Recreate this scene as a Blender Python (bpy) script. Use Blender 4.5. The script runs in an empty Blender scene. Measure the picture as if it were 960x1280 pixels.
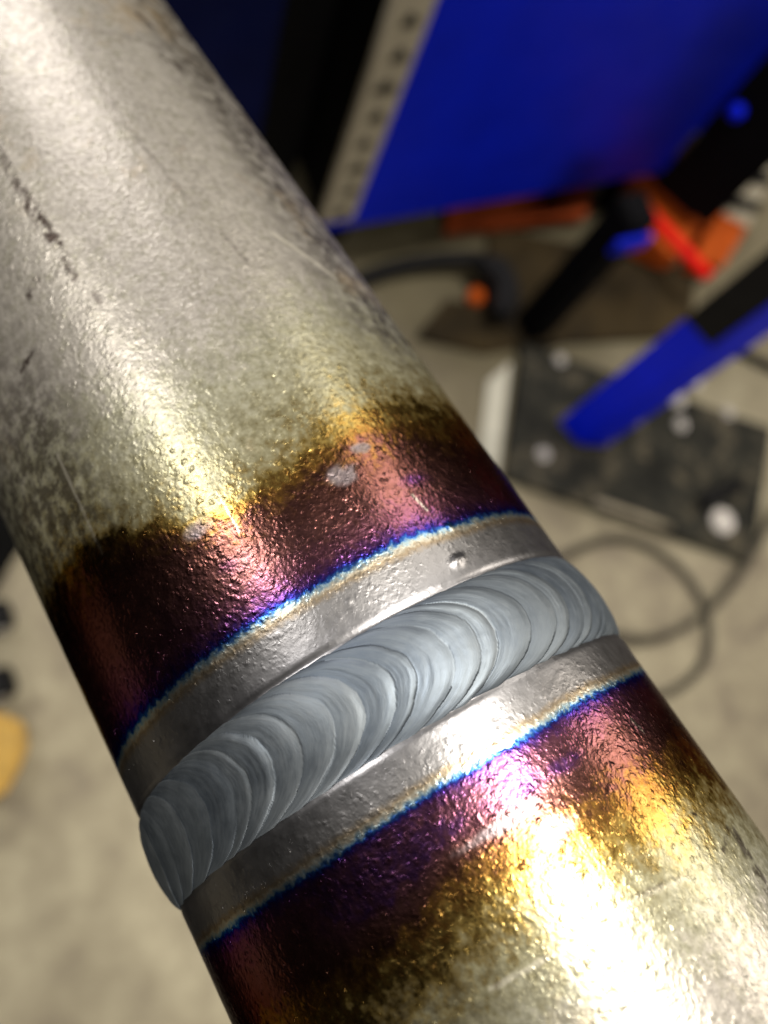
import bpy, bmesh, math, random
import numpy as np
from mathutils import Vector, Matrix

random.seed(7)
rng = np.random.default_rng(11)
sc = bpy.context.scene
COL = sc.collection
R = 0.03                      # pipe radius, metres
CAM_H = 1.0                   # lens height over the workshop floor
FPX = 1100.0                  # focal length in photo pixels (960 x 1280)

# ------------------------------------------------------------------ camera
W = Matrix(((0.96723043, -0.06887101, -0.24438101),
            (0.0, 0.96250827, -0.27125233),
            (0.25390017, 0.26236351, 0.93096729)))
cd = bpy.data.cameras.new('camera')
cam = bpy.data.objects.new('camera', cd)
COL.objects.link(cam)
cam.matrix_world = Matrix.Translation((0, 0, CAM_H)) @ W.to_4x4()
cd.sensor_fit = 'VERTICAL'
cd.sensor_height = 36
cd.sensor_width = 27
cd.lens = 36 * FPX / 1280
cd.clip_start = 0.004
cd.clip_end = 60
cd.dof.use_dof = True
cd.dof.focus_distance = 0.0835
cd.dof.aperture_fstop = 16.0
sc.camera = cam

# ------------------------------------------------------------------ light
world = bpy.data.worlds.new('World')
sc.world = world
world.use_nodes = True
bg = world.node_tree.nodes['Background']
bg.inputs[0].default_value = (0.9, 0.85, 0.8, 1)
bg.inputs[1].default_value = 0.004


def area(name, loc, target, sx, sy, power, col, roll=0.0):
    d = bpy.data.lights.new(name, 'AREA')
    d.shape = 'RECTANGLE'
    d.size, d.size_y, d.energy, d.color = sx, sy, power, col
    o = bpy.data.objects.new(name, d)
    COL.objects.link(o)
    o.location = loc
    q = (Vector(target) - Vector(loc)).to_track_quat('-Z', 'Y').to_matrix().to_4x4()
    o.matrix_world = Matrix.Translation(loc) @ q @ Matrix.Rotation(roll, 4, 'Z')
    return o


PC = (0.01, 0.03, 0.91)
area('ceiling_or_fill_lamp', (-2.15, 1.12, 2.85), PC, 0.14, 0.9, 31, (1.0, 0.95, 0.88))
area('ceiling_or_fill_lamp', (0.40, 0.56, 2.9), PC, 0.42, 0.75, 62, (1.0, 0.93, 0.82))
area('ceiling_or_fill_lamp', (0.95, 2.1, 2.3), PC, 0.6, 0.8, 9, (1.0, 0.92, 0.80))
area('ceiling_or_fill_lamp', (2.3, 1.0, 2.0), PC, 1.1, 0.9, 24, (1.0, 0.90, 0.76))
area('far_fill_light', (-1.5, 3.4, 2.0), PC, 1.6, 1.2, 46, (1.0, 0.95, 0.94))  # unseen soft fill, added ahead of the pipe for its broad pale sheen
area('ceiling_or_fill_lamp', (0.2, -1.9, 2.3), (0.5, 0.4, 0.2), 0.8, 0.5, 26, (1.0, 0.93, 0.84))  # unseen fill added behind the camera to brighten cabinet and post

vs = sc.view_settings
vs.view_transform = 'Standard'
vs.look = 'None'
vs.exposure = 0.0
vs.gamma = 1.0
sc.cycles.use_denoising = True
sc.cycles.max_bounces = 6

# ------------------------------------------------------------------ helpers


def at(px, py, z=0.0):
    """point of the real plane at height z that the lens sees at a photo pixel"""
    d = W @ Vector((px - 480, -(py - 640), -FPX))
    t = (z - CAM_H) / d.z
    return Vector((d.x * t, d.y * t, z))


def obj(name, bm, mat, parent=None, smooth=False):
    me = bpy.data.meshes.new(name)
    bm.to_mesh(me)
    bm.free()
    if smooth:
        for p in me.polygons:
            p.use_smooth = True
    if mat:
        me.materials.append(mat)
    o = bpy.data.objects.new(name, me)
    COL.objects.link(o)
    if parent:
        o.parent = parent
    return o


def tag(o, label=None, cat=None, group=None, kind=None):
    if label:
        o['label'] = label
    if cat:
        o['category'] = cat
    if group:
        o['group'] = group
    if kind:
        o['kind'] = kind
    return o


def thing(name, label, cat, loc=(0, 0, 0), rz=0.0, group=None):
    o = bpy.data.objects.new(name, None)
    o.empty_display_size = 0.05
    COL.objects.link(o)
    o.location = loc
    o.rotation_euler = (0, 0, rz)
    return tag(o, label, cat, group)


def prism(pts, z0, z1, bevel=0.0):
    bm = bmesh.new()
    lo = [bm.verts.new((p[0], p[1], z0)) for p in pts]
    hi = [bm.verts.new((p[0], p[1], z1)) for p in pts]
    n = len(pts)
    bm.faces.new(lo[::-1])
    bm.faces.new(hi)
    for i in range(n):
        bm.faces.new((lo[i], lo[(i + 1) % n], hi[(i + 1) % n], hi[i]))
    bmesh.ops.recalc_face_normals(bm, faces=bm.faces)
    if bevel:
        bmesh.ops.bevel(bm, geom=list(bm.edges), offset=bevel, segments=2, affect='EDGES')
    return bm


def box(x0, x1, y0, y1, z0, z1, bevel=0.0):
    return prism([(x0, y0), (x1, y0), (x1, y1), (x0, y1)], z0, z1, bevel)


def tube(pts, rad, seg=14, sub=10):
    P = [Vector(p) for p in pts]
    Q = [2 * P[0] - P[1]] + P + [2 * P[-1] - P[-2]]
    C = []
    for i in range(1, len(Q) - 2):
        a, b, c, d = Q[i - 1:i + 3]
        for k in range(sub):
            t = k / sub
            C.append(0.5 * ((2 * b) + (c - a) * t + (2 * a - 5 * b + 4 * c - d) * t * t + (3 * b - a - 3 * c + d) * t ** 3))
    C.append(P[-1])
    bm = bmesh.new()
    rings = []
    up = Vector((0, 0, 1))
    for i, c in enumerate(C):
        t = (C[min(i + 1, len(C) - 1)] - C[max(i - 1, 0)]).normalized()
        s = t.cross(up)
        s = s.normalized() if s.length > 1e-4 else Vector((1, 0, 0))
        u = s.cross(t)
        rings.append([bm.verts.new(c + rad * (math.cos(a) * s + math.sin(a) * u)) for a in [2 * math.pi * k / seg for k in range(seg)]])
    for r0, r1 in zip(rings, rings[1:]):
        for k in range(seg):
            bm.faces.new((r0[k], r0[(k + 1) % seg], r1[(k + 1) % seg], r1[k]))
    bm.faces.new(rings[0])
    bm.faces.new(rings[-1])
    bmesh.ops.recalc_face_normals(bm, faces=bm.faces)
    return bm


def lathe(profile, seg=32):
    """profile: (radius, z) from bottom to top, closed on the axis"""
    bm = bmesh.new()
    rings = []
    for r, z in profile:
        rings.append([bm.verts.new((r * math.cos(a), r * math.sin(a), z)) for a in [2 * math.pi * k / seg for k in range(seg)]])
    for r0, r1 in zip(rings, rings[1:]):
        for k in range(seg):
            bm.faces.new((r0[k], r0[(k + 1) % seg], r1[(k + 1) % seg], r1[k]))
    bm.faces.new(rings[0])
    bm.faces.new(rings[-1])
    bmesh.ops.recalc_face_normals(bm, faces=bm.faces)
    return bm


class N:
    """tiny node helper"""
    def __init__(self, name):
        self.m = bpy.data.materials.new(name)
        self.m.use_nodes = True
        self.t = self.m.node_tree
        self.b = self.t.nodes['Principled BSDF']

    def new(self, kind, **kw):
        n = self.t.nodes.new(kind)
        for k, v in kw.items():
            setattr(n, k, v)
        return n

    def link(self, a, b):
        self.t.links.new(a, b)

    def set(self, sock, v):
        if hasattr(v, 'default_value') or hasattr(v, 'links'):
            self.link(v, sock)
        else:
            sock.default_value = v

    def noise(self, scale, detail=3, rough=0.55, vec=None, dist=0.0):
        n = self.new('ShaderNodeTexNoise')
        n.inputs['Scale'].default_value = scale
        n.inputs['Detail'].default_value = detail
        n.inputs['Roughness'].default_value = rough
        n.inputs['Distortion'].default_value = dist
        if vec is not None:
            self.link(vec, n.inputs['Vector'])
        return n.outputs['Fac']

    def math(self, op, a, b=None, c=None, clamp=False):
        n = self.new('ShaderNodeMath', operation=op)
        n.use_clamp = clamp
        self.set(n.inputs[0], a)
        if b is not None:
            self.set(n.inputs[1], b)
        if c is not None:
            self.set(n.inputs[2], c)
        return n.outputs[0]

    def map(self, v, a, b, c=0.0, d=1.0):
        n = self.new('ShaderNodeMapRange')
        self.set(n.inputs[0], v)
        n.inputs[1].default_value = a
        n.inputs[2].default_value = b
        n.inputs[3].default_value = c
        n.inputs[4].default_value = d
        return n.outputs[0]

    def ramp(self, v, stops, interp='LINEAR'):
        n = self.new('ShaderNodeValToRGB')
        cr = n.color_ramp
        cr.interpolation = interp
        while len(cr.elements) < len(stops):
            cr.elements.new(0.5)
        for e, (p, c) in zip(cr.elements, stops):
            e.position = p
            e.color = (c, c, c, 1) if isinstance(c, (int, float)) else (*c, 1)
        self.set(n.inputs[0], v)
        return n.outputs[0]

    def mix(self, f, a, b, mode='MIX'):
        n = self.new('ShaderNodeMix', data_type='RGBA', blend_type=mode)
        self.set(n.inputs[0], f)
        for i, v in ((6, a), (7, b)):
            if isinstance(v, tuple):
                n.inputs[i].default_value = (*v, 1) if len(v) == 3 else v
            else:
                self.link(v, n.inputs[i])
        return n.outputs[2]

    def attr(self, name):
        n = self.new('ShaderNodeAttribute', attribute_name=name)
        return n

    def coord(self, which='Object'):
        return self.new('ShaderNodeTexCoord').outputs[which]

    def bump(self, h, dist, strength=1.0, normal=None):
        n = self.new('ShaderNodeBump')
        n.inputs['Strength'].default_value = strength
        n.inputs['Distance'].default_value = dist
        self.link(h, n.inputs['Height'])
        if normal is not None:
            self.link(normal, n.inputs['Normal'])
        return n.outputs[0]


def simple(name, col, rough=0.5, metal=0.0, var=0.25, scale=30, bump=0.0006, bscale=200, spec=0.5):
    n = N(name)
    n.b.inputs['Specular IOR Level'].default_value = spec
    co = n.coord()
    f = n.noise(scale, 5, 0.6, co)
    lo = tuple(c * (1 - var) for c in col)
    hi = tuple(min(1, c * (1 + var)) for c in col)
    n.link(n.mix(n.map(f, 0.3, 0.7), lo, hi), n.b.inputs['Base Color'])
    n.link(n.map(n.noise(scale * 2.3, 3, 0.5, co), 0.3, 0.7, rough - 0.08, rough + 0.08), n.b.inputs['Roughness'])
    n.b.inputs['Metallic'].default_value = metal
    if bump:
        n.link(n.bump(n.noise(bscale, 3, 0.6, co), bump), n.b.inputs['Normal'])
    return n.m


# ------------------------------------------------------------------ materials
def mat_pipe():
    n = N('heat tinted pipe steel')
    co = n.coord()
    heat = n.attr('tempering').outputs['Fac']
    spot = n.attr('bare').outputs['Fac']
    mark = n.attr('scuff').outputs['Fac']
    light = n.attr('scratch').outputs['Fac']
    stain_shade = n.attr('stain_shade').outputs['Fac']
    fine = n.noise(1500, 2, 0.5, co)
    mid = n.noise(620, 4, 0.62, co)
    # speckled edge of the oxide colours: the amount grows away from the sharp blue line
    amt = n.map(heat, 0.26, 0.6, 0.0, 0.27)
    h = n.math('ADD', heat, n.math('MULTIPLY', n.math('SUBTRACT', mid, 0.5), amt))
    h = n.math('ADD', h, n.math('MULTIPLY', n.math('SUBTRACT', fine, 0.5), n.map(heat, 0.1, 0.5, 0.012, 0.16)))
    col = n.ramp(h, [(0.0, (0.28, 0.28, 0.298)), (0.15, (0.285, 0.28, 0.285)), (0.178, (0.30, 0.24, 0.165)), (0.192, (0.50, 0.47, 0.39)),
                     (0.206, (0.30, 0.44, 0.52)), (0.216, (0.028, 0.12, 0.40)), (0.231, (0.025, 0.02, 0.22)),
                     (0.252, (0.125, 0.048, 0.185)), (0.29, (0.19, 0.072, 0.115)), (0.37, (0.20, 0.085, 0.082)), (0.48, (0.155, 0.065, 0.05)),
                     (0.57, (0.29, 0.145, 0.036)), (0.65, (0.39, 0.27, 0.075)), (0.75, (0.34, 0.315, 0.19)), (0.86, (0.375, 0.365, 0.27)),
                     (1.0, (0.42, 0.395, 0.355))])
    oxide = n.map(h, 0.63, 0.80)                       # how much of the dull scale is left
    sp1 = n.noise(1500, 3, 0.6, co)
    sp = n.map(sp1, 0.34, 0.66, 0.70, 1.22)
    col = n.mix(n.math('MULTIPLY', oxide, 0.9), col, n.mix(1.0, col, sp, 'MULTIPLY'))
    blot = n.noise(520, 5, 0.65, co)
    stf = n.math('MULTIPLY', n.map(n.math('ADD', blot, n.math('MULTIPLY', n.math('SUBTRACT', sp1, 0.5), 0.6)), 0.36, 0.57), stain_shade)
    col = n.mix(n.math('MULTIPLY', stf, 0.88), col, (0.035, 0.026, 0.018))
    rust = n.math('MULTIPLY', n.map(n.noise(60, 6, 0.7, co), 0.56, 0.68), n.math('MULTIPLY', oxide, 0.45))
    col = n.mix(rust, col, (0.40, 0.30, 0.17))
    col = n.mix(spot, col, (0.25, 0.25, 0.275))
    brk = n.map(n.noise(900, 3, 0.6, co), 0.40, 0.56)
    col = n.mix(n.math('MULTIPLY', mark, brk), col, (0.06, 0.046, 0.04))
    col = n.mix(n.math('MULTIPLY', light, 0.55), col, (0.80, 0.76, 0.64))
    n.link(col, n.b.inputs['Base Color'])
    n.link(n.math('SUBTRACT', 1.0, n.math('MULTIPLY', oxide, 0.42)), n.b.inputs['Metallic'])
    r = n.math('ADD', n.math('ADD', n.map(h, 0.18, 0.25, 0.345, 0.24), n.map(h, 0.5, 0.9, 0.0, 0.09)), n.math('MULTIPLY', n.math('SUBTRACT', mid, 0.5), 0.15))
    n.link(n.math('ADD', r, n.math('MULTIPLY', spot, 0.2)), n.b.inputs['Roughness'])
    n.b.inputs['Specular Tint'].default_value = (0.15, 0.14, 0.15, 1)
    n.b.inputs['Specular IOR Level'].default_value = 0.3
    wn = n.new('ShaderNodeTexNoise')
    wn.inputs['Scale'].default_value = 1500
    n.link(co, wn.inputs['Vector'])
    wv = n.new('ShaderNodeVectorMath', operation='MULTIPLY_ADD')
    n.link(wn.outputs['Color'], wv.inputs[0])
    wv.inputs[1].default_value = (0.0007, 0.0007, 0.0007)
    n.link(co, wv.inputs[2])

    def pebbles(scale, r0, r1):
        vor = n.new('ShaderNodeTexVoronoi', feature='F1')
        vor.inputs['Scale'].default_value = scale
        n.link(wv.outputs[0], vor.inputs['Vector'])
        sp_ = n.new('ShaderNodeSeparateColor')
        n.link(vor.outputs['Color'], sp_.inputs[0])
        mr = n.new('ShaderNodeMapRange', interpolation_type='SMOOTHSTEP')
        n.link(vor.outputs['Distance'], mr.inputs[0])
        for q, v in zip((1, 2, 3, 4), (r0, r1, 1.0, 0.0)):
            mr.inputs[q].default_value = v
        return n.math('MULTIPLY', mr.outputs[0], n.map(sp_.outputs[0], 0.15, 1.0, 0.0, 1.0))
    hh = n.math('ADD', n.math('MULTIPLY', pebbles(1300, 0.0, 0.60), 0.8), n.math('MULTIPLY', pebbles(2200, 0.0, 0.6), 0.45))
    hh = n.math('ADD', hh, n.math('MULTIPLY', n.noise(1700, 2, 0.5, co), 0.8))
    k = n.map(heat, 0.02, 0.26, 0.28, 1.0)
    hh = n.math('MULTIPLY', hh, k)
    n.link(n.bump(hh, 0.000052, 1.0), n.b.inputs['Normal'])
    return n.m


def mat_bead():
    n = N('satin weld metal')
    co = n.coord()
    psi, xx, rnd = n.attr('psi').outputs['Fac'], n.attr('across').outputs['Fac'], n.attr('ripple').outputs['Fac']
    cb = n.new('ShaderNodeCombineXYZ')
    n.link(n.math('MULTIPLY', psi, 26), cb.inputs[0])
    n.link(n.math('MULTIPLY', xx, 1.2), cb.inputs[1])
    streak = n.noise(2.2, 5, 0.65, cb.outputs[0])
    cloud = n.noise(260, 4, 0.6, co)
    v = n.math('ADD', n.math('MULTIPLY', streak, 0.6), n.math('ADD', n.math('MULTIPLY', cloud, 0.45), n.math('MULTIPLY', rnd, 0.30)))
    col = n.ramp(v, [(0.25, (0.128, 0.155, 0.192)), (0.6, (0.185, 0.214, 0.245)), (0.95, (0.255, 0.282, 0.305))])
    n.link(col, n.b.inputs['Base Color'])
    n.b.inputs['Metallic'].default_value = 0.95
    n.b.inputs['Specular Tint'].default_value = (0.18, 0.20, 0.23, 1)
    n.link(n.map(n.math('ADD', streak, cloud), 0.7, 1.3, 0.46, 0.58), n.b.inputs['Roughness'])
    hh = n.math('ADD', streak, n.math('MULTIPLY', n.noise(2500, 2, 0.5, co), 0.12))
    n.link(n.bump(hh, 0.00003, 1.0), n.b.inputs['Normal'])
    return n.m


def mat_floor():
    n = N('stained concrete')
    co = n.coord()
    a = n.noise(3.0, 6, 0.6, co)
    b = n.noise(22, 6, 0.7, co, 0.4)
    c = n.noise(140, 4, 0.6, co)
    col = n.ramp(n.math('ADD', n.math('MULTIPLY', a, 0.55), n.math('MULTIPLY', b, 0.45)),
                 [(0.38, (0.15, 0.12, 0.085)), (0.5, (0.295, 0.26, 0.175)), (0.62, (0.44, 0.40, 0.28))])
    col = n.mix(n.map(c, 0.3, 0.7, 0.0, 0.3), col, (0.22, 0.19, 0.14))
    st = n.map(n.noise(9, 5, 0.65, co), 0.58, 0.7)
    col = n.mix(n.math('MULTIPLY', st, 0.35), col, (0.12, 0.095, 0.06))
    vm = n.new('ShaderNodeVectorMath', operation='DISTANCE')
    n.link(co, vm.inputs[0])
    vm.inputs[1].default_value = (0.50, 0.78, 0)
    shade = n.map(n.math('ADD', vm.outputs['Value'], n.math('MULTIPLY', n.math('SUBTRACT', a, 0.5), 0.35)), 0.54, 0.26)  # the cabinet's shade on the floor, painted into the concrete colour
    col = n.mix(n.math('MULTIPLY', shade, 0.82), col, (0.075, 0.062, 0.025))
    n.link(col, n.b.inputs['Base Color'])
    n.link(n.map(b, 0.3, 0.7, 0.55, 0.8), n.b.inputs['Roughness'])
    n.link(n.bump(n.math('ADD', b, c), 0.0015), n.b.inputs['Normal'])
    return n.m


def mat_plate():
    n = N('scaled dark plate steel')
    co = n.coord()
    a = n.noise(28, 6, 0.65, co)
    b = n.noise(160, 4, 0.6, co)
    col = n.ramp(n.math('ADD', n.math('MULTIPLY', a, 0.7), n.math('MULTIPLY', b, 0.3)),
                 [(0.40, (0.008, 0.008, 0.007)), (0.52, (0.024, 0.024, 0.019)), (0.62, (0.10, 0.085, 0.058))])
    n.link(col, n.b.inputs['Base Color'])
    n.b.inputs['Metallic'].default_value = 0.15
    n.b.inputs['Specular IOR Level'].default_value = 0.15
    n.link(n.map(b, 0.3, 0.7, 0.6, 0.75), n.b.inputs['Roughness'])
    n.link(n.bump(n.math('ADD', a, b), 0.0012), n.b.inputs['Normal'])
    return n.m


M = dict(
    pipe=mat_pipe(), bead=mat_bead(), floor=mat_floor(), plate=mat_plate(),
    blue=simple('blue powder coat', (0.0005, 0.013, 0.60), 0.5, 0, 0.12, 12, 0.0003, 700, 0.12),
    darkblue=simple('dark blue enamel', (0.0008, 0.004, 0.05), 0.6, 0, 0.2, 12, 0.0003, 500, 0.08),
    postblue=simple('blue gloss paint', (0.0008, 0.014, 0.88), 0.4, 0, 0.12, 18, 0.0003, 500, 0.15),
    black=simple('black sheet metal', (0.0022, 0.0022, 0.003), 0.75, 0, 0.3, 30, 0.0006, 200, 0.08),
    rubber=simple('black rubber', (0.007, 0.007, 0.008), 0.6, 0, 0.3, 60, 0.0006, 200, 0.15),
    matblack=simple('dull black added mat', (0.005, 0.005, 0.005), 0.9, 0, 0.3, 60, 0.0006, 200, 0.02),
    label=simple('off white printed label', (0.42, 0.38, 0.29), 0.6, 0, 0.1, 40),
    card=simple('pale grey card', (0.46, 0.45, 0.38), 0.7, 0, 0.1, 40),
    ink=simple('label print ink', (0.02, 0.018, 0.01), 0.6, 0, 0.3, 80),
    zinc=simple('zinc plated steel', (0.42, 0.40, 0.385), 0.5, 0.4, 0.35, 120),
    orange=simple('worn orange paint', (0.48, 0.085, 0.010), 0.65, 0, 0.35, 25, 0.0006, 200, 0.1),
    rusty=simple('rust red channel paint', (0.30, 0.055, 0.014), 0.7, 0, 0.5, 18, 0.0006, 200, 0.1),
    red=simple('bright red paint', (0.85, 0.010, 0.006), 0.5, 0, 0.1, 40, 0.0006, 200, 0.1),
    wood=simple('oilstained plywood', (0.030, 0.021, 0.009), 0.8, 0, 0.7, 12, 0.001, 120, 0.15),
    ochre=simple('ochre plastic', (0.50, 0.30, 0.05), 0.5, 0, 0.2, 40),
    hose=simple('grey brown cable sheath', (0.04, 0.034, 0.022), 0.55, 0, 0.2, 80),
    bar=simple('dull mill steel bar', (0.30, 0.26, 0.19), 0.45, 0.5, 0.25, 60),
)

# ------------------------------------------------------------------ setting: the floor
bm = bmesh.new()
bmesh.ops.create_grid(bm, x_segments=8, y_segments=8, size=2.2)
tag(obj('floor', bm, M['floor']), kind='structure')

# ------------------------------------------------------------------ the welded pipe
A = Vector((-0.50846942, 0.78852068, -0.34596818))     # pipe axis, camera frame
P0 = Vector((0.28242445, -1.32537241, -3.43582971))    # axis point nearest the lens, in radii
aw = (W @ A).normalized()
pw = W @ P0
e1 = (-(pw - aw * pw.dot(aw))).normalized()
e2 = aw.cross(e1).normalized()
SGN = 1.0 if (W.transposed() @ e2).x > 0 else -1.0      # theta grows to the right of the picture
pipe = thing('welded_pipe', 'bare steel pipe with a rippled weld bead ringed by blue, purple and gold heat tint', 'pipe')
pipe.matrix_world = Matrix.Translation(pw * R + Vector((0, 0, CAM_H))) @ Matrix((e1, e2, aw)).transposed().to_4x4()

S_C, S_W = 0.520, 0.172            # weld centre and half width, in radii


def vnoise(x, y, seed):
    """smooth value noise on numpy arrays"""
    def hsh(i, j):
        k = (i.astype(np.int64) * 374761393 + j.astype(np.int64) * 668265263 + seed * 974634777) & 0xFFFFFFFF
        k = ((k ^ (k >> 13)) * 1274126177) & 0xFFFFFFFF
        return ((k ^ (k >> 16)) & 0xFFFF) / 65535.0
    xi, yi = np.floor(x), np.floor(y)
    fx, fy = x - xi, y - yi
    fx, fy = fx * fx * (3 - 2 * fx), fy * fy * (3 - 2 * fy)
    return (hsh(xi, yi) * (1 - fx) + hsh(xi + 1, yi) * fx) * (1 - fy) + (hsh(xi, yi + 1) * (1 - fx) + hsh(xi + 1, yi + 1) * fx) * fy


def fbm(x, y, seed, octv=4):
    v, a, t = 0, 1.0, 0
    for o in range(octv):
        v = v + a * vnoise(x * 2 ** o, y * 2 ** o, seed + o)
        t += a
        a *= 0.55
    return v / t - 0.5


def ss(a, b, x):
    t = np.clip((x - a) / (b - a), 0, 1)
    return t * t * (3 - 2 * t)


def seg_mask(th, s, p, q, w):
    """soft mask along a scratch from p to q, both (s, degrees)"""
    px, py, qx, qy = math.radians(p[1]), p[0], math.radians(q[1]), q[0]
    dx, dy = qx - px, qy - py
    t = np.clip(((th - px) * dx + (s - py) * dy) / (dx * dx + dy * dy), 0, 1)
    d = np.hypot(th - px - t * dx, s - py - t * dy)
    return 1 - ss(w * 0.4, w, d)


def blob(th, s, c, rs, rt):
    return ((s - c[0]) / rs) ** 2 + ((th - math.radians(c[1])) / math.radians(rt)) ** 2


def pipe_attrs(th, s):
    thp = th * 3.0
    upper = s > S_C
    d = np.where(upper, s - (S_C + S_W), (S_C - S_W) - s)
    wob = fbm(thp * 1.6, s * 0 + 3.0, 5, 3) * 0.022
    # ---- far side
    band_u = 0.212 + wob
    deg = np.degrees(th)
    mg = np.interp(deg, [-60, -32, -13, -3, 9, 19, 31, 47, 64, 80], [1.50, 1.45, 1.31, 1.25, 1.24, 1.28, 1.30, 1.23, 1.26, 1.28]) - (S_C + S_W)
    gg = np.interp(deg, [-60, -33, -13, -2, 9, 20, 32, 50, 64, 80], [1.64, 1.56, 1.38, 1.32, 1.36, 1.44, 1.50, 1.52, 1.56, 1.58]) - (S_C + S_W)
    big = fbm(thp * 2.0 + 9, s * 6, 21, 4)
    du = d + big * 0.10 * ss(0.28, 0.5, d)
    hu = np.where(du < band_u, 0.222 * du / band_u,
                  np.where(du < mg, 0.222 + (0.52 - 0.222) * (np.clip((du - band_u) / (mg - band_u), 0, 1)) ** 0.85,
                           np.where(du < gg, 0.52 + 0.20 * (du - mg) / (gg - mg), np.minimum(0.72 + (du - gg) * 0.40, 1.0))))
    # ---- near side
    band_l = 0.181 + wob * 0.7
    pg = (S_C - S_W) - np.interp(deg, [-60, -16, -12, -3, 5, 20, 32, 53, 73], [-0.16, -0.09, -0.085, -0.03, -0.06, -0.06, -0.11, -0.09, -0.11])
    pgg = (S_C - S_W) - np.interp(deg, [-60, -17, -10, -5, 7, 22, 38, 57, 75], [-0.42, -0.34, -0.31, -0.29, -0.25, -0.29, -0.32, -0.36, -0.42])
    dl = d + big * 0.09 * ss(0.24, 0.42, d)
    hl = np.where(dl < band_l, 0.222 * dl / band_l,
                  np.where(dl < pg, 0.222 + (0.54 - 0.222) * (np.clip((dl - band_l) / (pg - band_l), 0, 1)) ** 0.9,
                           np.where(dl < pgg, 0.54 + 0.18 * (dl - pg) / (pgg - pg), np.minimum(0.72 + (dl - pgg) * 0.75, 1.0))))
    heat = np.where(upper, hu, hl)
    # thicker oxide islands: violet and blue patches inside the copper
    for c, rs, rt, k in (((0.045, 15), 0.05, 5, 0.17), ((0.02, -12), 0.07, 7, 0.22), ((0.05, 0), 0.05, 9, 0.13), ((0.035, 24), 0.03, 5, 0.15),
                         ((0.0, -20), 0.09, 9, 0.15), ((0.00, 47), 0.07, 9, 0.06), ((1.11, 32), 0.03, 4, 0.13), ((1.12, -9), 0.03, 3, 0.10)):
        g = np.exp(-blob(th, s, c, rs, rt)) * (1 + 1.3 * fbm(thp * 5, s * 16, 77, 3))
        heat = np.maximum(heat - k * g, np.minimum(heat, 0.268))
    bare = np.zeros_like(heat)
    for c, rs, rt in (((1.215, 18), 0.042, 3.6), ((1.285, 24.5), 0.022, 2.4), ((1.295, -12), 0.035, 3.2), ((-0.10, 16), 0.042, 4.2), ((-0.005, 8), 0.02, 8.0)):
        e = blob(th, s, c, rs, rt) + 1.6 * fbm(thp * 9, s * 30, 41, 3)
        bare = np.maximum(bare, 0.6 * (1 - ss(0.2, 1.4, e)))
    scuff = np.zeros_like(heat)
    for p, q, w, k in (((3.22, -10), (3.05, -10), 0.030, .55), ((3.02, -10), (2.84, -9.5), 0.034, .8), ((2.88, -10), (2.64, -8.6), 0.036, 1), ((2.58, -8.5), (2.46, -9), 0.028, .8), ((2.34, -7), (2.30, -6.4), 0.02, .7),
                       ((2.53, -20), (2.565, -16.5), 0.022, 1.4), ((2.295, -30.5), (2.315, -26), 0.016, 1.6), ((3.60, 42), (3.53, 45.5), 0.030, 1.5), ((3.94, 44), (3.85, 46.5), 0.028, 1.3),
                       ((3.95, 20), (3.12, 19), 0.020, .28), ((3.12, 19), (2.62, 22.5), 0.018, .32), ((2.4, 25), (2.2, 27), 0.014, .5), ((3.75, 22), (3.66, 44), 0.022, .35),
                       ((-0.335, 14), (-0.395, 33), 0.009, .6), ((-0.28, 44), (-0.30, 46), 0.012, 1.4), ((-0.40, 53), (-0.62, 50), 0.035, .8), ((-0.42, 45), (-0.38, 52), 0.012, .7)):
        scuff = np.maximum(scuff, k * seg_mask(th, s, p, q, w))
    scr = np.zeros_like(heat)
    for p, q, w, k in (((2.38, 38), (2.14, 49.5), 0.015, .8), ((1.90, -32), (1.46, -33), 0.010, .45), ((-0.34, -6), (-0.355, 4), 0.010, .8), ((-0.345, 15), (-0.405, 33), 0.008, .5),
                       ((0.0, 46), (0.05, 45), 0.008, .8), ((1.05, 29), (0.98, 30), 0.008, .7), ((1.36, -5), (1.2, -5), 0.006, .6)):
        scr = np.maximum(scr, k * seg_mask(th, s, p, q, w))
    # dark grime: lower left flank and the far right flank; painted shade: near left flank
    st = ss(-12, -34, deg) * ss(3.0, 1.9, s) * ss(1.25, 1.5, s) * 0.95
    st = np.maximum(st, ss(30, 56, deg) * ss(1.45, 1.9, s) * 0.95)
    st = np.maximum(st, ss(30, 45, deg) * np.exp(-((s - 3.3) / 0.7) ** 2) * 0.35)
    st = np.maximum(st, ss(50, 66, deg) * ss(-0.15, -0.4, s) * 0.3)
    st = np.maximum(st, ss(8, -22, deg) * ss(-0.05, -0.3, s) * 0.85)  # unlit near left flank: its dark reflection is put into the steel colour
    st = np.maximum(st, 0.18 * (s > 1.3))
    return dict(tempering=heat, bare=bare, scuff=np.clip(scuff, 0, 1), scratch=scr, stain_shade=np.clip(st, 0, 1))


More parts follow.
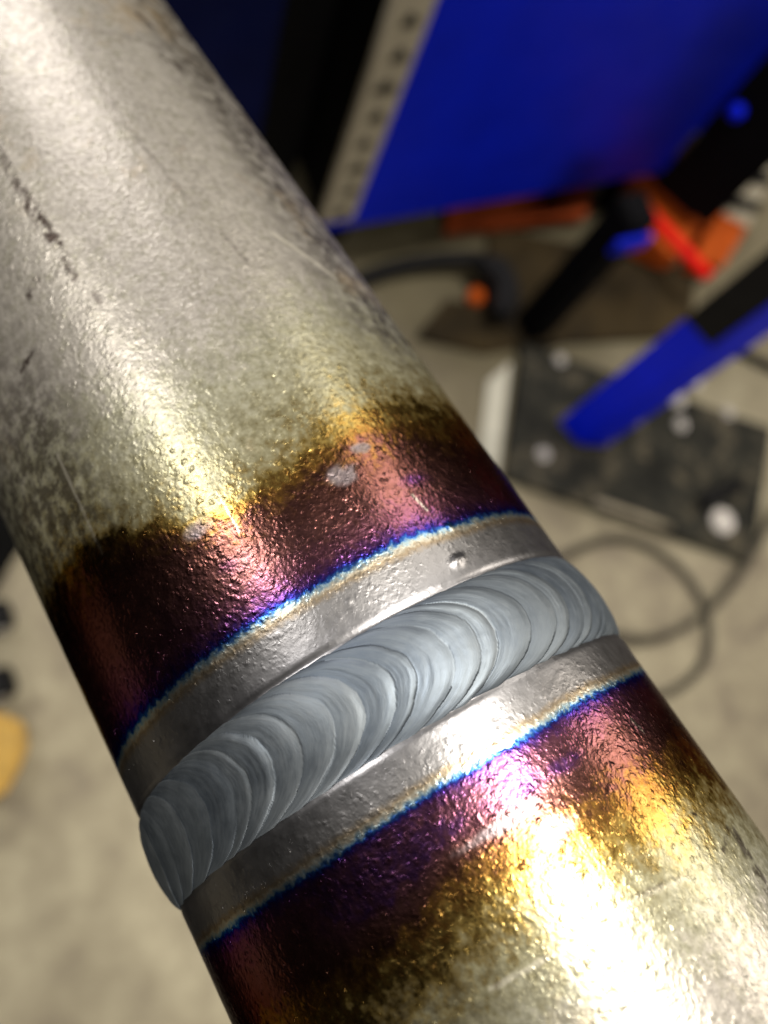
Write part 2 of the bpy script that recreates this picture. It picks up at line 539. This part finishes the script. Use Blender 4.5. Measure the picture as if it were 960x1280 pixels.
def grid_mesh(name, TH, S, RAD, mat, attrs, wall=None):
    """closed ring grid; TH (cols), S (rows) in radii, RAD (rows x cols) in radii; wall adds the bore and end faces"""
    nr, nc = RAD.shape
    th = np.broadcast_to(TH[None, :], RAD.shape)
    s = np.broadcast_to(S[:, None], RAD.shape) if S.ndim == 1 else S
    co = np.stack([RAD * np.cos(th), SGN * RAD * np.sin(th), s], -1).reshape(-1, 3) * R
    i, j = np.meshgrid(np.arange(nr - 1), np.arange(nc), indexing='ij')
    j2 = (j + 1) % nc
    q = np.stack([i * nc + j, i * nc + j2, (i + 1) * nc + j2, (i + 1) * nc + j], -1).reshape(-1, 4)
    if SGN < 0:
        q = q[:, ::-1]
    n0 = len(co)
    if wall:
        inner = []
        for row in (0, nr - 1):
            t = TH
            inner.append(np.stack([wall * np.cos(t), SGN * wall * np.sin(t), np.full_like(t, s[row, 0])], -1) * R)
        co = np.concatenate([co] + inner)
        jj = np.arange(nc)
        jn = (jj + 1) % nc
        f1 = np.stack([jj + n0, jn + n0, jn, jj], -1)
        top = (nr - 1) * nc
        f2 = np.stack([top + jj, top + jn, n0 + nc + jn, n0 + nc + jj], -1)
        f3 = np.stack([n0 + nc + jj, n0 + nc + jn, n0 + jn, n0 + jj], -1)
        ex = np.concatenate([f1, f2, f3])
        if SGN < 0:
            ex = ex[:, ::-1]
        q = np.concatenate([q, ex])
    me = bpy.data.meshes.new(name)
    me.vertices.add(len(co))
    me.vertices.foreach_set('co', co.astype(np.float32).ravel())
    me.loops.add(q.size)
    me.loops.foreach_set('vertex_index', q.astype(np.int32).ravel())
    me.polygons.add(len(q))
    me.polygons.foreach_set('loop_start', (np.arange(len(q)) * 4).astype(np.int32))
    me.polygons.foreach_set('use_smooth', np.ones(len(q), bool))
    me.update(calc_edges=True)
    for k, v in attrs.items():
        a = me.attributes.new(k, 'FLOAT', 'POINT')
        full = np.zeros(len(co), np.float32)
        full[:n0] = v.reshape(-1)
        if k == 'tempering':
            full[n0:] = 1.0
        a.data.foreach_set('value', full)
    me.materials.append(mat)
    me.validate()
    o = bpy.data.objects.new(name, me)
    COL.objects.link(o)
    o.parent = pipe
    return o


def theta_list(fine_lo, fine_hi, step, coarse):
    f = np.arange(fine_lo, fine_hi, step)
    c = np.arange(fine_hi, fine_lo + 360, coarse)
    return np.radians(np.concatenate([f, c]))


TH = theta_list(-78, 80, 0.32, 4.0)
for name, S in (('pipe_section', np.concatenate([np.arange(0.53, 1.8, 0.008), np.arange(1.8, 4.6, 0.016), np.arange(4.6, 14.1, 0.5)])),
                ('pipe_section', np.concatenate([np.arange(-5.0, -0.9, 0.4), np.arange(-0.9, 0.515, 0.008)]))):
    th, s = np.meshgrid(TH, S)
    # the wall is not perfectly true: faint dents, and a shallow undercut beside the weld
    rad = 1 + 0.004 * fbm(th * 3, s * 1.2, 3, 3) + 0.0016 * fbm(th * 14, s * 14, 8, 3)
    rad = rad - 0.004 * np.exp(-((np.abs(s - S_C) - S_W - 0.004) / 0.010) ** 2)
    # spatter melted into the bare band
    for c, sz, hgt in (((0.765, 29), 0.020, 0.009), ((0.775, 30.6), 0.012, 0.005), ((0.89, 32), 0.014, 0.006), ((0.80, 6), 0.008, 0.003)):
        rad = rad + hgt * np.exp(-blob(th, s, c, sz, math.degrees(sz * 1.3)) - 0.8 * fbm(th * 40, s * 40, 51, 2))
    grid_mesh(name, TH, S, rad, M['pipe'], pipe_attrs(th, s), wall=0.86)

# weld bead: overlapping crescents frozen one after another round the pipe
THB = theta_list(-95, 95, 0.16, 1.0)
X = np.sin(np.linspace(-1, 1, 84) * math.pi / 2)
th, x = np.meshgrid(THB, X)
edges = [-3.6]
while edges[-1] < 3.9:
    edges.append(edges[-1] + rng.choice([0.07, 0.095, 0.12, 0.15]) * rng.uniform(0.85, 1.15))
edges = np.array(edges)
K = len(edges) + 2
B_up, B_dn = 0.27, 0.27
psi = th + np.where(x > 0, B_up, B_dn) * (1 - np.sqrt(1 - (0.985 * x) ** 2))
psi = psi + 0.020 * fbm(th * 9, x * 2.2, 31, 3)
idx = np.clip(np.searchsorted(edges, psi) - 1, 0, len(edges) - 2)
t = (psi - edges[idx]) / (edges[idx + 1] - edges[idx])
ampl = (0.002 + 0.0045 * rng.random(K))[idx]
step = (t ** 1.2) * (1 - ss(0.66, 1.0, t)) + 0.05 * np.sin(t * 2 * math.pi * 4.3 + idx) * (1 - t)
step = step + 0.16 * ss(0.35, 0.42, t) * (1 - ss(0.45, 0.75, t)) * (rng.random(K)[idx] > 0.45)
lift = (rng.random(K)[idx] - 0.5) * 0.004
edge_w = 1 + 0.045 * (t - 0.5) * (x < 0) + 0.02 * (t - 0.5) * (x > 0) + 0.03 * fbm(th * 4, x * 0, 61, 3)
prof = np.clip(1 - np.abs(x) ** 2.2, 0, 1) ** 0.8
rad = 0.997 + 0.033 * prof + (ampl * step + lift) * np.clip(prof * 2.2, 0, 1) ** 0.8 + 0.003 * fbm(th * 7, x * 2, 91, 3) * np.clip(prof * 3, 0, 1)
sgrid = S_C + S_W * (1.02 * x - 0.02) * edge_w
grid_mesh('weld_bead', THB, sgrid, rad, M['bead'],
          dict(psi=psi, across=x, ripple=(rng.random(K)[idx] - 0.5) + 0.8 * (t - 0.5)))

# ------------------------------------------------------------------ blue cabinet behind
RZ = math.radians(20)
c0 = at(399, 291, 0.10)
cab = thing('machine_cabinet', 'tall blue sheet metal cabinet with a pale printed strip down its corner', 'cabinet', (c0.x, c0.y, 0), RZ)
CW, CD, Z0, Z1 = 0.56, 0.55, 0.10, 0.66
obj('cabinet_body', box(0.004, CW, 0.012, CD, Z0 + 0.004, Z1, 0.003), M['black'], cab)
obj('front_panel', box(0, CW, 0, 0.010, Z0, Z1 + 0.004, 0.003), M['blue'], cab)
obj('side_panel', box(-0.002, 0.002, 0.30, CD - 0.01, Z0 + 0.02, Z1 - 0.01), M['blue'], cab)
strip = obj('label_strip', box(-0.003, 0.037, -0.002, 0.0075, Z0 + 0.022, Z1 - 0.03), M['label'], cab)
for k in range(12):
    z = Z0 + 0.034 + k * 0.040
    w = (0.016, 0.015, 0.021, 0.015, 0.017, 0.023)[k % 6]
    xk = 0.018 + (-0.001, 0.002, 0.0, -0.002, 0.001)[k % 5]
    b2 = box(xk - w / 2, xk + w / 2, -0.0032, -0.0022, z, z + 0.009)
    b3 = box(xk - w / 4, xk + w / 4, -0.0032, -0.0022, z + 0.0095, z + 0.015)
    me = bpy.data.meshes.new('tmp')
    b3.to_mesh(me)
    b3.free()
    b2.from_mesh(me)
    bpy.data.meshes.remove(me)
    obj('printed_mark', b2, M['ink'], strip)
for lx, ly in ((0.05, 0.06), (CW - 0.05, 0.06), (0.05, CD - 0.06), (CW - 0.05, CD - 0.06)):
    obj('foot', box(lx - 0.02, lx + 0.02, ly - 0.02, ly + 0.02, 0.0, Z0, 0.003), M['black'], cab)

# dark chest left of it
u_ = Vector((math.cos(RZ), math.sin(RZ), 0))
v_ = Vector((-math.sin(RZ), math.cos(RZ), 0))
c1 = Vector((c0.x, c0.y, 0)) - 0.012 * u_ + 0.06 * v_
chest = thing('tool_chest', 'dark blue and black chest between the pipe and the black side of the tall cabinet', 'chest', (c1.x, c1.y, 0), RZ)
obj('chest_body', box(-0.42, 0.0, 0.006, 0.40, 0.04, 0.52, 0.004), M['black'], chest)
obj('drawer_front', box(-0.41, -0.055, 0.0, 0.0055, 0.05, 0.51, 0.002), M['darkblue'], chest)
obj('chest_base', box(-0.40, -0.02, 0.02, 0.38, 0.0, 0.0395), M['black'], chest)

# black upright housing to the right of the cabinet
q0, q1 = at(806, 218, 0.08), at(881, 286, 0.08)
hd = (q1 - q0)
hrz = math.atan2(hd.y, hd.x)
hs = thing('upright_housing', 'matt black upright housing with a blue knob right of the blue cabinet', 'housing', (q0.x, q0.y, 0), hrz)
L = hd.length
obj('housing_body', box(0, L, 0.0, 0.20, 0.08, 0.55, 0.004), M['black'], hs)
obj('housing_foot', box(0.02, L - 0.02, 0.03, 0.17, 0.0, 0.079), M['black'], hs)
b2 = lathe([(0.001, 0), (0.009, 0.0), (0.010, 0.004), (0.008, 0.012), (0.001, 0.013)], 20)
kn = obj('knob', b2, M['postblue'], hs, True)
kn.matrix_local = Matrix.Translation((0.035, -0.0005, 0.245)) @ Matrix.Rotation(math.radians(90), 4, 'X')
obj('latch', box(0.012, 0.020, -0.006, -0.0005, 0.14, 0.185, 0.001), M['hose'], hs)

# ------------------------------------------------------------------ blue post on its base plate
pts = [at(625, 600), at(931, 706), Vector((0.825, 0.45, 0)), at(648, 435)]
base = thing('base_plate', 'dark scaled steel floor plate with pale bolts under the blue post', 'plate', (0, 0, 0))
obj('plate_slab', prism([(p.x, p.y) for p in pts], 0.0015, 0.016, 0.0012), M['plate'], base)


def bolt(px, py, r):
    c = at(px, py, 0.016)
    b2 = lathe([(r * 1.7, 0), (r * 1.7, r * 0.3), (r, r * 0.32), (r, r * 0.9), (r * 0.8, r * 1.05), (r * 0.1, r * 1.08)], 6 if r < 0.009 else 18)
    o = obj('bolt', b2, M['zinc'], base)
    o.location = c
    return o


for px, py, r in ((700, 450, 0.0050), (679, 568, 0.0058), (846, 500, 0.0075), (851, 531, 0.0058), (910, 516, 0.0052)):
    bolt(px, py, r)
c = at(902, 652, 0.016)
o = obj('washer', lathe([(0.006, 0), (0.017, 0), (0.017, 0.0035), (0.006, 0.0035)], 28), M['zinc'], base, False)
o.location = c
o = obj('washer', lathe([(0.004, 0), (0.010, 0), (0.010, 0.003), (0.004, 0.003)], 24), M['zinc'], base, False)
o.location = at(868, 478, 0.016)

pa, pb, pc = at(695, 527, 0.016), at(722, 556, 0.016), at(757, 559, 0.016)
pd = pa + pc - pb
post = thing('blue_post', 'bright blue steel post rising from the dark bolted floor plate', 'post', (pb.x, pb.y, 0.0162))
quad = [(p.x - pb.x, p.y - pb.y) for p in (pa, pb, pc, pd)]
obj('post_tube', prism(quad, 0, 0.62, 0.003), M['postblue'], post)
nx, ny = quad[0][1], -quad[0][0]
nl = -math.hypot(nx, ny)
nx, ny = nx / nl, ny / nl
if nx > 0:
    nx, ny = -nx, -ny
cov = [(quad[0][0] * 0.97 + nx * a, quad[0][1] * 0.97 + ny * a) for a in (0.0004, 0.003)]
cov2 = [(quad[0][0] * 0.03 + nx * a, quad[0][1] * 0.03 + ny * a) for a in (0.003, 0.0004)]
obj('shade_strip', prism(cov + cov2, 0.295, 0.60), M['rubber'], post)  # black strip standing in for the shade on the upper part of this face
obj('foot_weld', tube([(quad[0][0], quad[0][1], 0.001), (0, 0, 0.001), (quad[2][0], quad[2][1], 0.001)], 0.003, 8, 4), M['plate'], post, True)

# black leg in front of the cabinet
lb = at(662, 412)
leg = thing('black_post', 'short black square steel post standing in front of the blue cabinet', 'post', (lb.x, lb.y, 0), RZ)
obj('post_tube', box(-0.02, 0.02, -0.02, 0.02, 0.006, 0.285, 0.004), M['black'], leg)
obj('post_foot', box(-0.034, 0.034, -0.034, 0.034, 0, 0.006, 0.001), M['black'], leg)
obj('blue_clip', box(-0.024, 0.022, -0.026, -0.0205, 0.24, 0.262, 0.001), M['blue'], leg)

# ------------------------------------------------------------------ floor clutter


def slab(name, pix, z0, z1, mat, label, cat, bevel=0.002):
    P = [at(px, py, z1) for px, py in pix]
    cx = sum(p.x for p in P) / len(P)
    cy = sum(p.y for p in P) / len(P)
    o = obj(name, prism([(p.x - cx, p.y - cy) for p in P], 0, z1 - z0, bevel), mat)
    o.location = (cx, cy, z0)
    return tag(o, label, cat)


slab('plywood_sheet', [(600, 432), (612, 282), (872, 335), (862, 420)], 0.001, 0.010, M['wood'], 'dark oilstained plywood sheet lying on the floor behind the steel plate', 'board')
slab('orange_channel', [(560, 284), (735, 268), (742, 215), (560, 240)], 0.012, 0.035, M['rusty'], 'worn rusty orange steel channel lying under the edge of the blue cabinet', 'steel channel')
slab('orange_block', [(752, 282), (850, 322), (900, 250), (800, 200)], 0.012, 0.05, M['orange'], 'orange block half hidden behind the red bar', 'block')
slab('orange_block', [(868, 322), (905, 332), (936, 282), (895, 262)], 0.012, 0.05, M['orange'], 'orange block standing between the black housing and the blue post', 'block')
slab('printed_board', [(902, 275), (935, 285), (990, 170), (950, 170)], 0.012, 0.03, M['label'], 'pale board with dark bars at the right edge behind the blue post', 'board')
for px, py, where in ((925, 258, 'nearest the orange block'), (940, 225, 'middle one of three'), (955, 200, 'farthest from the orange block')):
    slab('rubber_strip', [(px - 22, py - 2), (px + 22, py + 8), (px + 28, py - 6), (px - 16, py - 16)], 0.031, 0.034, M['rubber'], 'black rubber strip across the pale board, ' + where, 'strip', 0.0005)['group'] = 'strips across the pale board'
rb = [at(793, 247, 0.085), at(886, 346, 0.085)]
tag(obj('red_bar', tube(rb, 0.009, 16, 8), M['red'], None, True), 'bright red round bar slanting across the orange block', 'bar')
rd = at(962, 402, 0.02)
o = obj('red_disc', lathe([(0.001, 0), (0.010, 0), (0.011, 0.012), (0.008, 0.02), (0.001, 0.021)], 20), M['red'], None, True)
o.location = (rd.x, rd.y, 0.001)
tag(o, 'small red plastic disc on the floor at the right edge', 'disc')
tag(obj('flat_bar', tube([at(742, 626, 0.012), at(838, 660, 0.012)], 0.006, 10, 4), M['bar'], None, True), 'short dull steel rod lying along the front edge of the dark plate', 'rod')
tag(obj('black_stub', tube([at(878, 628, 0.028), at(926, 606, 0.030)], 0.009, 12, 4), M['rubber'], None, True), 'short black rubber stub on the corner of the steel plate', 'stub')

slab('pale_card', [(610, 476), (639, 452), (622, 592), (600, 560)], 0.001, 0.004, M['card'], 'pale grey card lying on the floor against the left edge of the dark plate', 'card', 0.0008)

# cables
cz = 0.006
tag(obj('cable', tube([at(690, 712, cz), at(716, 690, cz), at(770, 673, cz), at(822, 690, cz), at(862, 725, cz), at(884, 770, cz), at(884, 818, cz), at(858, 853, cz), at(815, 870, cz), at(740, 860, cz)], 0.0052, 12, 10), M['hose'], None, True),
    'grey cable lying in an open loop on the bare concrete beside the plate', 'cable')
tag(obj('cable', tube([at(700, 770, 0.016), at(760, 792, 0.016), at(820, 797, 0.016), at(880, 768, 0.018), at(926, 716, 0.016), at(962, 655, 0.016), at(1010, 580, 0.016)], 0.0052, 12, 10), M['hose'], None, True),
    'grey cable running from behind the pipe to the right edge over the loop', 'cable')
tag(obj('cable', tube([at(905, 432, cz), at(935, 445, cz), at(985, 466, cz), at(1040, 470, cz)], 0.007, 12, 8), M['rubber'], None, True),
    'thick black cable end at the right edge below the red disc', 'cable')
tag(obj('black_hose', tube([at(400, 385, .02), at(455, 348, .02), at(520, 329, .022), at(590, 324, .03), at(628, 336, .032), at(640, 366, .022), at(628, 402, .014)], 0.0105, 14, 10), M['rubber'], None, True),
    'thick black hose arching over the floor below the blue cabinet', 'hose')
slab('rubber_boot', [(590, 318), (632, 318), (652, 352), (640, 392), (618, 385), (622, 348)], 0.03, 0.06, M['rubber'], 'black rubber boot at the end of the thick hose', 'boot', 0.004)
slab('oily_rag', [(520, 420), (560, 372), (600, 382), (650, 432), (610, 440)], 0.001, 0.012, M['wood'], 'dark oily rag on the floor beside the black post', 'rag', 0.003)
oc = at(597, 367, 0.02)
o = obj('orange_disc', lathe([(0.001, 0), (0.012, 0), (0.012, 0.015), (0.009, 0.02), (0.001, 0.021)], 20), M['orange'], None, True)
o.location = (oc.x, oc.y, 0.001)
tag(o, 'small round orange disc on the floor inside the hose bend', 'disc')

# left edge clutter
for px, py, rr2, lab in ((-6, 772, 0.017, 'black rubber caster, the upper of two at the left edge'), (-8, 858, 0.022, 'black rubber caster, the lower of two at the left edge')):
    c = at(px, py, 0.02)
    w = thing('caster_wheel', lab, 'caster', (c.x, c.y, rr2), 0.4, 'casters at the left edge')
    o = obj('tyre', lathe([(rr2 * 0.55, -0.014), (rr2 * 0.9, -0.014), (rr2, -0.008), (rr2, 0.008), (rr2 * 0.9, 0.014), (rr2 * 0.55, 0.014)], 28), M['rubber'], w, True)
    o.rotation_euler = (math.radians(90), 0, 0)
    o = obj('hub', lathe([(rr2 * 0.1, -0.016), (rr2 * 0.5, -0.016), (rr2 * 0.5, 0.016), (rr2 * 0.1, 0.016)], 20), M['zinc'], w)
    o.rotation_euler = (math.radians(90), 0, 0)
slab('ochre_wedge', [(-60, 1010), (-70, 890), (16, 892), (36, 918), (28, 950), (0, 1000)], 0.001, 0.03, M['ochre'], 'ochre yellow plastic wedge on the concrete at the left edge', 'wedge', 0.006)
slab('added_dark_mat', [(46, 648), (-12, 742), (-60, 1320), (-90, 1900), (-900, 3000), (-2900, 2600), (-2600, 300), (40, 420)], 0.001, 0.012, M['matblack'], 'black mat added left of the pipe, under the casters, to darken its reflections', 'mat', 0.002)  # added, mostly out of view, so the pipe's left flank reflects less bright floor
